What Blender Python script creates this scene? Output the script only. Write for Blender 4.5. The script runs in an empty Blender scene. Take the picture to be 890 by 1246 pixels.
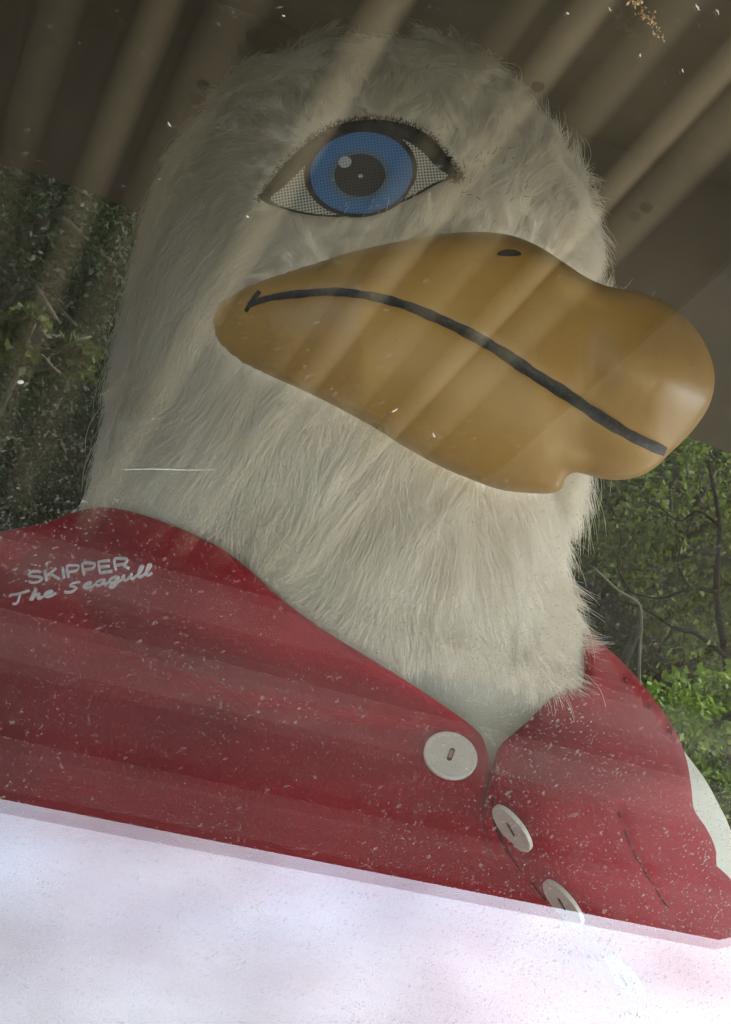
import bpy, math, random
import numpy as np
from mathutils import Vector, Matrix, geometry, kdtree
random.seed(7); rng = np.random.default_rng(7)
S = bpy.context.scene
COL = S.collection

# ------------------------------------------------------------------ camera, sky, sun, exposure
F, CX, CY = 1504.0, 445.0, 623.0                # focal length and centre of the photograph in its own pixels
ROLL = math.radians(20)
cr, sr = math.cos(ROLL), math.sin(ROLL)
CAM = np.array([0.0, 0.0, 1.5])
RIGHT = np.array([cr, 0, sr]); UP = np.array([-sr, 0, cr]); FWD = np.array([0, 1.0, 0])
cd = bpy.data.cameras.new('camera'); cam = bpy.data.objects.new('camera', cd); COL.objects.link(cam)
cam.matrix_world = Matrix(((RIGHT[0], UP[0], -FWD[0], CAM[0]), (RIGHT[1], UP[1], -FWD[1], CAM[1]),
                           (RIGHT[2], UP[2], -FWD[2], CAM[2]), (0, 0, 0, 1)))
cd.sensor_fit = 'HORIZONTAL'; cd.sensor_width = 36; cd.lens = 36 * F / 890; cd.clip_start = .02; cd.clip_end = 3000
S.camera = cam

SUN_EL, SUN_AZ = math.radians(48), math.radians(78)    # azimuth from +Y, clockwise
w = bpy.data.worlds.new('World'); S.world = w; w.use_nodes = True
nt = w.node_tree; nt.nodes.clear()
def N(t, typ, **kw):
    n = t.nodes.new(typ)
    for k, v in kw.items(): setattr(n, k, v)
    return n
sky = N(nt, 'ShaderNodeTexSky', sky_type='NISHITA', sun_disc=False, sun_elevation=SUN_EL, sun_rotation=SUN_AZ)
sky.air_density = 1.0; sky.dust_density = 2.5
bw = N(nt, 'ShaderNodeRGBToBW'); tint = N(nt, 'ShaderNodeMix', data_type='RGBA', blend_type='MULTIPLY')
tint.inputs[0].default_value = 1; tint.inputs[7].default_value = (.90, .985, 1.13, 1)
tc = N(nt, 'ShaderNodeTexCoord'); mp = N(nt, 'ShaderNodeMapping'); mp.inputs['Scale'].default_value = (1, 1, 2.6)
cn = N(nt, 'ShaderNodeTexNoise'); cn.inputs['Scale'].default_value = 5.5; cn.inputs['Detail'].default_value = 5
crp = N(nt, 'ShaderNodeMapRange'); crp.inputs[1].default_value = .35; crp.inputs[2].default_value = .65
crp.inputs[3].default_value = .2; crp.inputs[4].default_value = 1.0
mx = N(nt, 'ShaderNodeMix', data_type='RGBA'); bg = N(nt, 'ShaderNodeBackground'); wo = N(nt, 'ShaderNodeOutputWorld')
L = nt.links.new
L(sky.outputs[0], bw.inputs[0]); L(bw.outputs[0], tint.inputs[6]); L(tc.outputs['Generated'], mp.inputs[0]); L(mp.outputs[0], cn.inputs[0])
L(cn.outputs[0], crp.inputs[0]); L(crp.outputs[0], mx.inputs[0]); L(sky.outputs[0], mx.inputs[6]); L(tint.outputs[2], mx.inputs[7])
c2 = N(nt, 'ShaderNodeTexNoise'); c2.inputs['Scale'].default_value = 8; c2.inputs['Detail'].default_value = 3; L(mp.outputs[0], c2.inputs[0])
st = N(nt, 'ShaderNodeMapRange'); st.inputs[1].default_value = .3; st.inputs[2].default_value = .7; st.inputs[3].default_value = .078; st.inputs[4].default_value = .122; L(c2.outputs[0], st.inputs[0]); L(st.outputs[0], bg.inputs[1])
L(mx.outputs[2], bg.inputs[0]); L(bg.outputs[0], wo.inputs[0]); bg.inputs[1].default_value = 0.108

sd = bpy.data.lights.new('sun', 'SUN'); sun = bpy.data.objects.new('sun', sd); COL.objects.link(sun)
sd.energy = 1.5; sd.angle = math.radians(14); sd.color = (1, .95, .88)
sdir = Vector((math.sin(SUN_AZ) * math.cos(SUN_EL), math.cos(SUN_AZ) * math.cos(SUN_EL), math.sin(SUN_EL)))
sun.rotation_euler = sdir.to_track_quat('Z', 'Y').to_euler(); sun.location = (0, -5, 12)

S.view_settings.view_transform = 'Standard'; S.view_settings.look = 'None'
S.view_settings.exposure = 3.3; S.view_settings.gamma = 1; S.view_settings.use_curve_mapping = False
S.cycles.max_bounces = 10; S.cycles.diffuse_bounces = 8; S.cycles.glossy_bounces = 3; S.cycles.transparent_max_bounces = 16
S.cycles.use_denoising = True; S.cycles.sample_clamp_indirect = 12
S.cycles_curves.shape = 'RIBBONS'

# ------------------------------------------------------------------ helpers
def cw(v):                                      # camera frame (right, up, forward) -> world
    v = np.asarray(v, float); return CAM + v[..., 0:1] * RIGHT + v[..., 1:2] * UP + v[..., 2:3] * FWD
def pc(px, py, z):                              # photograph pixel at a distance -> camera frame (right, up, forward)
    px, py, z = np.broadcast_arrays(np.asarray(px, float), np.asarray(py, float), np.asarray(z, float))
    return np.stack([(px - CX) / F * z, -(py - CY) / F * z, z], -1)
def P(px, py, z): return cw(pc(px, py, z))
def props(o, label=None, cat=None, group=None, kind=None):
    for k, v in (('label', label), ('category', cat), ('group', group), ('kind', kind)):
        if v: o[k] = v
    return o
def mesh_obj(name, verts, faces, mats, parent=None, smooth=True, mi=None, **kw):
    me = bpy.data.meshes.new(name)
    me.from_pydata([tuple(v) for v in verts], [], [tuple(int(i) for i in f) for f in faces])
    for m in (mats if isinstance(mats, (list, tuple)) else [mats]): me.materials.append(m)
    if mi is not None: me.polygons.foreach_set('material_index', np.asarray(mi, np.int32))
    if smooth: me.polygons.foreach_set('use_smooth', np.ones(len(me.polygons), bool))
    me.update()
    o = bpy.data.objects.new(name, me); COL.objects.link(o)
    if parent is not None: o.parent = parent
    return props(o, **kw)
def fast_mesh(name, verts, tris, mat, parent=None, smooth=False, **kw):
    me = bpy.data.meshes.new(name); nv, nf = len(verts), len(tris); k = tris.shape[1]
    me.vertices.add(nv); me.vertices.foreach_set('co', np.asarray(verts, np.float32).ravel())
    me.loops.add(nf * k); me.loops.foreach_set('vertex_index', np.asarray(tris, np.int32).ravel())
    me.polygons.add(nf); me.polygons.foreach_set('loop_start', np.arange(0, nf * k, k, dtype=np.int32))
    me.polygons.foreach_set('loop_total', np.full(nf, k, np.int32))
    if smooth: me.polygons.foreach_set('use_smooth', np.ones(nf, bool))
    me.update(calc_edges=True); me.validate(); me.materials.append(mat)
    o = bpy.data.objects.new(name, me); COL.objects.link(o)
    if parent is not None: o.parent = parent
    return props(o, **kw)
def empty(name, loc, label, cat, group=None, mat=None):
    o = bpy.data.objects.new(name, None); o.empty_display_size = .1; COL.objects.link(o)
    if mat is not None: o.matrix_world = mat
    else: o.location = loc
    return props(o, label, cat, group)
def spline(pts, n, closed=False):               # Catmull-Rom through the points
    p = np.asarray(pts, float); m = len(p); out = []
    segs = m if closed else m - 1
    for i in range(segs):
        g = lambda k: p[k % m] if closed else p[min(max(k, 0), m - 1)]
        a, b, c, d = g(i - 1), g(i), g(i + 1), g(i + 2)
        for t in np.arange(n) / n:
            out.append(.5 * ((2 * b) + (c - a) * t + (2 * a - 5 * b + 4 * c - d) * t * t + (3 * b - a - 3 * c + d) * t ** 3))
    if not closed: out.append(p[-1])
    return np.array(out)
def resample(poly, step):
    p = np.vstack([poly, poly[:1]]); d = np.r_[0, np.cumsum(np.linalg.norm(np.diff(p, axis=0), axis=1))]
    n = max(8, int(d[-1] / step)); s = np.arange(n) / n * d[-1]
    return np.stack([np.interp(s, d, p[:, 0]), np.interp(s, d, p[:, 1])], -1)
def inside(poly, x, y):
    x, y = np.asarray(x, float), np.asarray(y, float); r = np.zeros(x.shape, bool); n = len(poly)
    for i in range(n):
        x1, y1 = poly[i]; x2, y2 = poly[(i + 1) % n]
        if y1 == y2: continue
        c = ((y1 > y) != (y2 > y)) & (x < (x2 - x1) * (y - y1) / (y2 - y1) + x1); r ^= c
    return r
def edge_dist(poly, x, y):
    x, y = np.asarray(x, float), np.asarray(y, float); best = np.full(x.shape, 1e9); n = len(poly)
    for i in range(n):
        a = poly[i]; b = poly[(i + 1) % n]; ab = b - a; l2 = ab @ ab + 1e-9
        t = np.clip(((x - a[0]) * ab[0] + (y - a[1]) * ab[1]) / l2, 0, 1)
        best = np.minimum(best, np.hypot(x - a[0] - t * ab[0], y - a[1] - t * ab[1]))
    return best
def triangulate(poly, step, holes=()):          # outline (+ holes) filled with evenly spaced points
    xs = np.arange(poly[:, 0].min(), poly[:, 0].max(), step); ys = np.arange(poly[:, 1].min(), poly[:, 1].max(), step * .87)
    gx, gy = np.meshgrid(xs, ys); gx = gx + (np.arange(len(ys)) % 2)[:, None] * step / 2; gx, gy = gx.ravel(), gy.ravel()
    k = inside(poly, gx, gy) & (edge_dist(poly, gx, gy) > step * .45)
    for h in holes: k &= ~inside(h, gx, gy) & (edge_dist(h, gx, gy) > step * .3)
    loops = [poly] + list(holes); pts = np.vstack(loops + [np.stack([gx[k], gy[k]], -1)])
    edges, o = [], 0
    for lp in loops:
        edges += [(o + i, o + (i + 1) % len(lp)) for i in range(len(lp))]; o += len(lp)
    v, e, f, *_ = geometry.delaunay_2d_cdt([Vector(p) for p in pts], edges, [], 1, 1e-6)
    v = np.array([(a.x, a.y) for a in v]); f = np.array([list(a) for a in f])
    c = v[f].mean(1); ok = inside(poly, c[:, 0], c[:, 1])
    for h in holes: ok &= ~inside(h, c[:, 0], c[:, 1])
    f = f[ok]; a, b, c = v[f[:, 0]], v[f[:, 1]], v[f[:, 2]]
    cr2 = (b[:, 0] - a[:, 0]) * (c[:, 1] - a[:, 1]) - (b[:, 1] - a[:, 1]) * (c[:, 0] - a[:, 0])
    f[cr2 > 0] = f[cr2 > 0][:, ::-1]
    return v, f
def thick(v, f, front, back):                   # a sheet with both faces and its edge; front/back are (n,3)
    n = len(v); fs = [tuple(t) for t in f] + [tuple(n + i for i in t[::-1]) for t in f]
    cnt = {}
    for t in f:
        for i in range(3): cnt[(t[i], t[(i + 1) % 3])] = 1
    for (a, b) in list(cnt):
        if (b, a) not in cnt: fs.append((b, a, n + a, n + b))
    return np.vstack([front, back]), fs
def tube(path, rad, k=6, flat=1.0, nrm=None):
    path = np.asarray(path, float); n = len(path); rad = np.broadcast_to(rad, (n,)); V, Fc = [], []
    T = np.gradient(path, axis=0); T /= np.linalg.norm(T, axis=1, keepdims=True) + 1e-12
    u = np.array([.3, .5, .81]) if nrm is None else np.asarray(nrm, float)
    for i in range(n):
        s = np.cross(T[i], u); s /= np.linalg.norm(s) + 1e-9; q = np.cross(s, T[i])
        for j in range(k):
            a = 2 * math.pi * j / k; V.append(path[i] + rad[i] * (math.cos(a) * s + flat * math.sin(a) * q))
    for i in range(n - 1):
        for j in range(k): Fc.append((i * k + j, i * k + (j + 1) % k, (i + 1) * k + (j + 1) % k, (i + 1) * k + j))
    Fc.append(tuple(range(k))[::-1]); Fc.append(tuple((n - 1) * k + j for j in range(k)))
    return V, Fc
def merge(parts):
    V, Fc, o = [], [], 0
    for v, f in parts:
        V += [tuple(p) for p in v]; Fc += [tuple(i + o for i in t) for t in f]; o += len(v)
    return V, Fc
def box(c, ax, hs):                             # oriented box
    c = np.asarray(c, float); V = []
    for sx in (-1, 1):
        for sy in (-1, 1):
            for sz in (-1, 1): V.append(c + sx * hs[0] * ax[0] + sy * hs[1] * ax[1] + sz * hs[2] * ax[2])
    return V, [(0, 1, 3, 2), (4, 6, 7, 5), (0, 4, 5, 1), (2, 3, 7, 6), (0, 2, 6, 4), (1, 5, 7, 3)]

# ------------------------------------------------------------------ materials
def mat(name):
    m = bpy.data.materials.new(name); m.use_nodes = True; t = m.node_tree
    b = t.nodes['Principled BSDF']; return m, t, b
def noise_mat(name, c1, c2, scale=8, rough=.6, bump=0, bscale=60, spec=.3, detail=5, lo=.35, hi=.65, coord='Object', sheen=0):
    m, t, b = mat(name); l = t.links.new
    tcn = N(t, 'ShaderNodeTexCoord'); n = N(t, 'ShaderNodeTexNoise'); n.inputs['Scale'].default_value = scale; n.inputs['Detail'].default_value = detail
    r = N(t, 'ShaderNodeValToRGB'); r.color_ramp.elements[0].position = lo; r.color_ramp.elements[1].position = hi
    r.color_ramp.elements[0].color = (*c1, 1); r.color_ramp.elements[1].color = (*c2, 1)
    l(tcn.outputs[coord], n.inputs[0]); l(n.outputs[0], r.inputs[0]); l(r.outputs[0], b.inputs['Base Color'])
    b.inputs['Roughness'].default_value = rough; b.inputs['Specular IOR Level'].default_value = spec
    if sheen: b.inputs['Sheen Weight'].default_value = sheen
    if bump:
        n2 = N(t, 'ShaderNodeTexNoise'); n2.inputs['Scale'].default_value = bscale; n2.inputs['Detail'].default_value = 4
        bp = N(t, 'ShaderNodeBump'); bp.inputs['Strength'].default_value = bump; bp.inputs['Distance'].default_value = .002
        l(tcn.outputs[coord], n2.inputs[0]); l(n2.outputs[0], bp.inputs['Height']); l(bp.outputs[0], b.inputs['Normal'])
    return m
M = {}
M['fur'] = noise_mat('cream_fur', (.86, .82, .73), (.96, .94, .88), 9, .85, spec=.1, lo=.3, hi=.7)
def crown_shade(m):  # greys the crown and left side in colour for the weaker light there
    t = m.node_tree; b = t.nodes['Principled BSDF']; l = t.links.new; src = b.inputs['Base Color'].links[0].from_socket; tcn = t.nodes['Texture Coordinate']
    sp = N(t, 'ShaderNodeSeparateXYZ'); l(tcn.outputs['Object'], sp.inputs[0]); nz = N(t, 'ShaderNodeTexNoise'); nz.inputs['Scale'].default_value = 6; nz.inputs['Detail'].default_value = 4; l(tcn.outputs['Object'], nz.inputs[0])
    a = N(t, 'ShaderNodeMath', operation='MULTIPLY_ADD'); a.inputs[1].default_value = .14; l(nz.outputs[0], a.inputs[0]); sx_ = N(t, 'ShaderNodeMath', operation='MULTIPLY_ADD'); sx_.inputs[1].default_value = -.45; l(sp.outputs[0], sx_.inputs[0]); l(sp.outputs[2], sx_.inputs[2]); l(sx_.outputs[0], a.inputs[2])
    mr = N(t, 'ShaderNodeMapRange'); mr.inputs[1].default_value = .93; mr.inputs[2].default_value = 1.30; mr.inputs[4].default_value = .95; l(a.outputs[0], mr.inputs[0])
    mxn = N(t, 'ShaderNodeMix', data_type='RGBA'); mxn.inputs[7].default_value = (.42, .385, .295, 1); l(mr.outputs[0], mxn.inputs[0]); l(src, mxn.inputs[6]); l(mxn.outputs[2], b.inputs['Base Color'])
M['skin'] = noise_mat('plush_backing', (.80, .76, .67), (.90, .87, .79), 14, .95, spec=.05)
crown_shade(M['skin'])
crown_shade(M['fur'])
def soften(m, f):
    t = m.node_tree; b = t.nodes['Principled BSDF']; tl_ = N(t, 'ShaderNodeBsdfTranslucent'); t.links.new(b.inputs['Base Color'].links[0].from_socket, tl_.inputs[0])
    mm_ = N(t, 'ShaderNodeMixShader'); mm_.inputs[0].default_value = f; t.links.new(b.outputs[0], mm_.inputs[1]); t.links.new(tl_.outputs[0], mm_.inputs[2]); t.links.new(mm_.outputs[0], t.nodes['Material Output'].inputs[0])
soften(M['fur'], .3)
M['dark_hair'] = noise_mat('dark_hair', (.02, .018, .015), (.04, .035, .03), 30, .6)
M['beak'] = noise_mat('beak_plastic', (.31, .178, .044), (.40, .235, .062), 11, .40, bump=.10, bscale=110, spec=.45)
M['mouth'] = noise_mat('black_paint', (.012, .014, .016), (.05, .052, .055), 260, .5, lo=.45, hi=.75)
M['vest'] = noise_mat('red_felt', (.29, .009, .018), (.40, .016, .030), 7, .75, bump=.6, bscale=1100, spec=.2, sheen=.15)
M['shirt'] = noise_mat('white_jersey', (.66, .67, .60), (.74, .74, .67), 10, .85, bump=.3, bscale=700, spec=.1)
M['button'] = noise_mat('pearl_plastic', (.64, .61, .56), (.73, .70, .65), 40, .32, spec=.5)
M['thread'] = noise_mat('pink_thread', (.35, .2, .18), (.5, .33, .3), 300, .8)
M['slot'] = noise_mat('dark_slot', (.03, .02, .02), (.05, .03, .03), 100, .8)
M['crease'] = noise_mat('dark_red_shade', (.05, .004, .006), (.09, .008, .011), 60, .9)  # dark red for the shade put between the vest panels
M['letter'] = noise_mat('silver_thread', (.72, .69, .72), (.86, .84, .86), 500, .5, spec=.4)
M['black'] = noise_mat('black_print', (.016, .015, .013), (.045, .042, .036), 60, .7, spec=.2)
def print_mat(name, c, pitch=.0029, dark=(.02, .02, .02), cover=.62):   # printed perforated cloth: threads with dark holes
    m, t, b = mat(name); l = t.links.new
    tcn = N(t, 'ShaderNodeTexCoord'); mp = N(t, 'ShaderNodeMapping'); mp.inputs['Rotation'].default_value = (0, .12, 0)
    s = 2 * math.pi / pitch; mp.inputs['Scale'].default_value = (s, s, s)
    sp = N(t, 'ShaderNodeSeparateXYZ'); l(tcn.outputs['Object'], mp.inputs[0]); l(mp.outputs[0], sp.inputs[0])
    def sn(o):
        q = N(t, 'ShaderNodeMath', operation='SINE'); l(o, q.inputs[0]); return q.outputs[0]
    mu = N(t, 'ShaderNodeMath', operation='MINIMUM'); l(sn(sp.outputs[0]), mu.inputs[0]); l(sn(sp.outputs[2]), mu.inputs[1])
    mr = N(t, 'ShaderNodeMapRange'); mr.inputs[1].default_value = -.35 + (cover - .62); mr.inputs[2].default_value = .25 + (cover - .62)
    l(mu.outputs[0], mr.inputs[0])
    nz = N(t, 'ShaderNodeTexNoise'); nz.inputs['Scale'].default_value = 40; l(tcn.outputs['Object'], nz.inputs[0])
    cm = N(t, 'ShaderNodeMix', data_type='RGBA'); cm.inputs[6].default_value = (*c, 1); cm.inputs[7].default_value = (*(x * .72 for x in c), 1); l(nz.outputs[0], cm.inputs[0])
    mxn = N(t, 'ShaderNodeMix', data_type='RGBA'); mxn.inputs[7].default_value = (*dark, 1)
    l(mr.outputs[0], mxn.inputs[0]); l(cm.outputs[2], mxn.inputs[6]); l(mxn.outputs[2], b.inputs['Base Color'])
    b.inputs['Roughness'].default_value = .8; b.inputs['Specular IOR Level'].default_value = .2
    return m
M['eye_white'] = print_mat('eye_white_mesh', (.40, .395, .35), cover=.52)
M['iris'] = print_mat('iris_blue_mesh', (.07, .165, .34), dark=(.022, .06, .15), cover=.75)
M['iris_pale'] = print_mat('iris_pale_mesh', (.10, .15, .22), dark=(.03, .06, .11), cover=.7)
M['pupil'] = print_mat('pupil_mesh', (.055, .055, .053), dark=(.02, .02, .02))
M['glint'] = print_mat('glint_mesh', (.36, .37, .38), dark=(.16, .17, .18), cover=.9)
M['cabin'] = noise_mat('brown_cabin_board', (.075, .063, .044), (.115, .097, .068), 3, .8, bump=.2, bscale=40, spec=.1)
M['floor'] = noise_mat('pale_bounce_floor', (.42, .40, .35), (.52, .50, .44), 5, .7)
M['frame'] = noise_mat('grey_metal_frame', (.2, .2, .2), (.26, .26, .26), 20, .5)
M['concrete'] = noise_mat('concrete', (.24, .23, .21), (.34, .33, .30), 3, .9, bump=.3, bscale=80, spec=.1)
M['bark'] = noise_mat('bark', (.05, .042, .032), (.13, .115, .09), 30, .95, bump=.6, bscale=90, spec=.1)
M['dark_bark'] = noise_mat('dark_bark', (.012, .010, .008), (.03, .026, .02), 30, .95, spec=.05)
M['pale_bark'] = noise_mat('pale_bark', (.16, .15, .125), (.26, .245, .21), 30, .9, spec=.1)
M['crumb'] = noise_mat('dried_crumb', (.30, .19, .08), (.62, .48, .30), 350, .9, spec=.1)
M['fleck'] = noise_mat('white_fleck', (.6, .6, .56), (.8, .8, .76), 300, .8, spec=.2)
def leaf_mat(name, c1, c2):
    m, t, b = mat(name); l = t.links.new
    g = N(t, 'ShaderNodeNewGeometry'); mxn = N(t, 'ShaderNodeMix', data_type='RGBA')
    mxn.inputs[6].default_value = (*c1, 1); mxn.inputs[7].default_value = (*c2, 1)
    l(g.outputs['Random Per Island'], mxn.inputs[0]); l(mxn.outputs[2], b.inputs['Base Color'])
    b.inputs['Roughness'].default_value = .55; b.inputs['Specular IOR Level'].default_value = .3
    tr = N(t, 'ShaderNodeBsdfTranslucent'); ms = N(t, 'ShaderNodeMixShader'); ms.inputs[0].default_value = .35
    l(mxn.outputs[2], tr.inputs[0]); l(b.outputs[0], ms.inputs[1]); l(tr.outputs[0], ms.inputs[2])
    l(ms.outputs[0], t.nodes['Material Output'].inputs[0]); return m
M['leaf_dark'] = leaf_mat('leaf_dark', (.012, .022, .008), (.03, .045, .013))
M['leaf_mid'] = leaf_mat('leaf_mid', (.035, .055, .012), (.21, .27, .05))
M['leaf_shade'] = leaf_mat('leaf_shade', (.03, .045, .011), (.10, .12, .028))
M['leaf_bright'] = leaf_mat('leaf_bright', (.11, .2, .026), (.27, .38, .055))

# ------------------------------------------------------------------ the window plane and the roof it mirrors
# image-frame vectors here are (right, down, forward)
ub = np.array([2.7, .82, 1]); ur0 = np.array([-.675, .517, 1]); ub /= np.linalg.norm(ub)
mN = np.cross(ub, ur0); mN /= np.linalg.norm(mN); mN = mN if mN[1] < 0 else -mN
ur = np.cross(ub, mN); ur = ur if ur @ ur0 > 0 else -ur
upv = np.array([sr, -cr, 0]); nP = mN - upv; nP /= np.linalg.norm(nP); nP = nP if nP[2] < 0 else -nP
DP = .75; cP = nP[2] * DP
def pane_z(px, py):
    return cP / (nP[0] * (px - CX) / F + nP[1] * (py - CY) / F + nP[2])
def dwn(v): v = np.asarray(v, float); return CAM + v[..., 0:1] * RIGHT - v[..., 1:2] * UP + v[..., 2:3] * FWD
def reflect(v): v = np.asarray(v, float); return v - 2 * ((v @ nP) - cP)[..., None] * nP
K = .92; RD = 1.1 * K                           # roof height above the camera
def roof(a, b, h=0):                            # point of the roof: along the eave, away from the window, drop below the sheet
    a, b, h = np.broadcast_arrays(np.asarray(a, float), np.asarray(b, float), np.asarray(h, float))
    return dwn(reflect(a[..., None] * ub + b[..., None] * ur + (RD - h)[..., None] * mN))
def roof_ab(px, py):
    v = np.array([(px - CX) / F, (py - CY) / F, 1]); X = v * RD / (mN @ v); return X @ ub, X @ ur

# roof sheet, with a narrow slit near its corner
EA, EB = roof_ab(860, 1131)
A0, B0 = -6.5,   .44 * K
m, t, b = mat('brown_roof_sheet'); l = t.links.new
tcn = N(t, 'ShaderNodeTexCoord'); nz = N(t, 'ShaderNodeTexNoise'); nz.inputs['Scale'].default_value = 1.6; nz.inputs['Detail'].default_value = 6
rp = N(t, 'ShaderNodeValToRGB'); rp.color_ramp.elements[0].position = .3; rp.color_ramp.elements[1].position = .7
rp.color_ramp.elements[0].color = (.045, .036, .024, 1); rp.color_ramp.elements[1].color = (.075, .06, .04, 1)
l(tcn.outputs['Object'], nz.inputs[0]); l(nz.outputs[0], rp.inputs[0])
at = N(t, 'ShaderNodeAttribute', attribute_name='rib_pale'); pm = N(t, 'ShaderNodeMix', data_type='RGBA'); pm.inputs[7].default_value = (.92, .78, .52, 1)
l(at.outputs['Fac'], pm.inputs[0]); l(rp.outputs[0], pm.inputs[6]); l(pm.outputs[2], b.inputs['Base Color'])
b.inputs['Roughness'].default_value = .7; b.inputs['Specular IOR Level'].default_value = .2
M['roof'] = m
M['pale_sheet'] = noise_mat('pale_roof_sheet', (.105, .095, .082), (.145, .132, .115), 1.5, .7)
s0, s1 = np.array(roof_ab(853, 1084)), np.array(roof_ab(862, 1121))
sdv = (s1 - s0) / np.linalg.norm(s1 - s0); spv = np.array([-sdv[1], sdv[0]]) * .035
slit = np.array([roof_ab(*p) for p in ((849, 1085), (854, 1083), (862, 1119), (858, 1121))])
PA = roof_ab(890, 312)[0]
def roof_sheet(name, poly, mt, holes, hz, **kw):
    v, f = triangulate(poly, .8, holes)
    V, Fc = thick(v, f, roof(v[:, 0], v[:, 1], hz), roof(v[:, 0], v[:, 1], hz - .03))
    return mesh_obj(name, V, Fc, mt, smooth=False, **kw)
roof_root = empty('canopy_roof', roof(0, 2.0, 0), 'brown ribbed canopy roof over the window, seen only as a reflection in the glass', 'roof')
def kid(o, parent):
    o.parent = parent; o.matrix_parent_inverse = parent.matrix_world.inverted(); return o
bpy.context.view_layer.update()
kid(roof_sheet('roof_sheet', np.array([(A0, B0), (PA, B0), (PA, EB), (A0, EB)]), M['roof'], [], 0), roof_root)
kid(roof_sheet('roof_sheet', np.array([(PA, B0), (EA, B0), (EA, EB), (PA, EB)]), M['pale_sheet'], [slit], .012), roof_root)
def rib(a, width, drop, rib_pale, b0=B0 + .01, b1=None):  # rib colour is palest along its middle, fading away from the window
    b1 = 2.1 * K if b1 is None else b1
    n = 9; u = np.linspace(-1, 1, n); bs = np.linspace(b0, b1, 20); V = []; col = []
    for bb in bs:
        V.append(roof(a + u * width / 2, bb, .004 + drop * np.cos(u * math.pi / 2) ** 1.3)); col.append(rib_pale * (1 - .7 * min(1, max(0, (bb / K - .95) / .8))) * np.clip(np.cos(u * math.pi / 2), 0, 1) ** .95)
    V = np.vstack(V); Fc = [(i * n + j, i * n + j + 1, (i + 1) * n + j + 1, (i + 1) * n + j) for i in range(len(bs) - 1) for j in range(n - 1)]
    o = mesh_obj('roof_rib', V, Fc, M['roof']); at = o.data.attributes.new('rib_pale', 'FLOAT', 'POINT'); at.data.foreach_set('value', np.concatenate(col).astype(np.float32))
    return kid(o, roof_root)
for a, wd, pt in [(-.13, .045, .14), (.0, .05, .18), (.095, .05, .42), (.168, .07, .30), (.305, .055, .95), (.43, .04, .25), (.49, .05, .85), (.565, .06, .4), (.655, .045, .9),
              (.708, .07, .5)] + [(1.25 + .165 * i, .05, .15) for i in range(12)] + [(-.3 - .17 * i, .05, .25) for i in range(20)]:
    rib(a * K, wd * K * .95, .012, pt)
for px, py, wd, dp in [(640, 0, 0, 0)]: pass
for px, py in ((310, 34), (787, 240), (545, 104), (655, 92), (250, 90)):
    a_, b_ = roof_ab(px, py); kk = np.linspace(0, 2 * math.pi, 9)[:-1]; V = np.vstack([roof(a_ + r_ * np.cos(kk), b_ + r_ * np.sin(kk), h_) for r_, h_ in ((.008, .008), (.007, .016), (.004, .02))])
    kid(mesh_obj('roof_screw', V, [(i * 8 + j, i * 8 + (j + 1) % 8, i * 8 + 8 + (j + 1) % 8, i * 8 + 8 + j) for i in range(2) for j in range(8)] + [tuple(range(16, 24))], M['black']), roof_root)
def beam(b0, b1, drop, mt, name='roof_beam'):
    a = np.array([A0, EA + .05]); V = np.vstack([roof(x, np.array([b0, b1, b1, b0]), np.array([.03, .03, drop, drop])) for x in a])
    return kid(mesh_obj(name, V, [(0, 1, 2, 3), (4, 7, 6, 5), (0, 4, 5, 1), (1, 5, 6, 2), (2, 6, 7, 3), (3, 7, 4, 0)], mt, smooth=False), roof_root)
M['beam'] = noise_mat('weathered_timber', (.08, .075, .078), (.11, .10, .105), 6, .8)
M['beam_pale'] = noise_mat('pale_timber', (.15, .135, .14), (.21, .19, .195), 6, .8)
M['eave'] = noise_mat('grey_eave_board', (.035, .033, .036), (.055, .052, .056), 3, .8)
beam(2.09 * K, EB - .008, .0085, M['eave'], 'eave_board')
beam(2.08 * K, 2.27 * K, .05, M['beam_pale']); beam(2.45 * K, 2.73 * K, .05, M['beam_pale'])
beam(3.25 * K, 3.4 * K, .06, M['beam']); beam(EB - .10, EB - .004, .010, M['beam'], 'fascia_board')

# ground
gv = np.array([(-900, -900, 0), (900, -900, 0), (900, 900, 0), (-900, 900, 0)], float)
M['ground'] = noise_mat('gravel_ground', (.30, .28, .24), (.42, .39, .33), .8, .95, bump=.5, bscale=30, spec=.1)
mesh_obj('ground', gv, [(0, 1, 2, 3)], M['ground'], smooth=False, kind='structure')

# ------------------------------------------------------------------ cabin behind the glass
ZB = 2.45
line = np.array([(-900, -150), (-500, 60), (-150, 168), (0, 200), (60, 214), (120, 238), (170, 260), (440, 372), (700, 478), (880, 548), (1300, 715), (1700, 870)], float)
wall_poly = np.vstack([line, [(1700, -1500), (-900, -1500)]])
v, f = triangulate(wall_poly, 130)
V, Fc = thick(v, f, P(v[:, 0], v[:, 1], ZB), P(v[:, 0], v[:, 1], ZB + .06))
mesh_obj('back_wall', V, Fc, M['cabin'], smooth=False, kind='structure')
X, Y, Z = np.eye(3)
FZ = .72
mesh_obj('unseen_cabin_floor', *box((.1, 1.55, FZ - .05), (X, Y, Z), (1.7, 1.1, .05)), M['floor'], smooth=False, kind='structure')  # unseen floor, kept pale to bounce light up onto the figure
mesh_obj('cabin_ceiling', *box((.1, 1.72, 2.38), (X, Y, Z), (1.7, .80, .03)), M['cabin'], smooth=False, kind='structure')
mesh_obj('left_wall', *box((-1.45, 1.6, 1.64), (X, Y, Z), (.04, .95, .94)), M['cabin'], smooth=False, kind='structure')
mesh_obj('right_wall', *box((1.6, 1.75, 2.22), (X, Y, Z), (.04, .75, .14)), M['cabin'], smooth=False, kind='structure')
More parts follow.
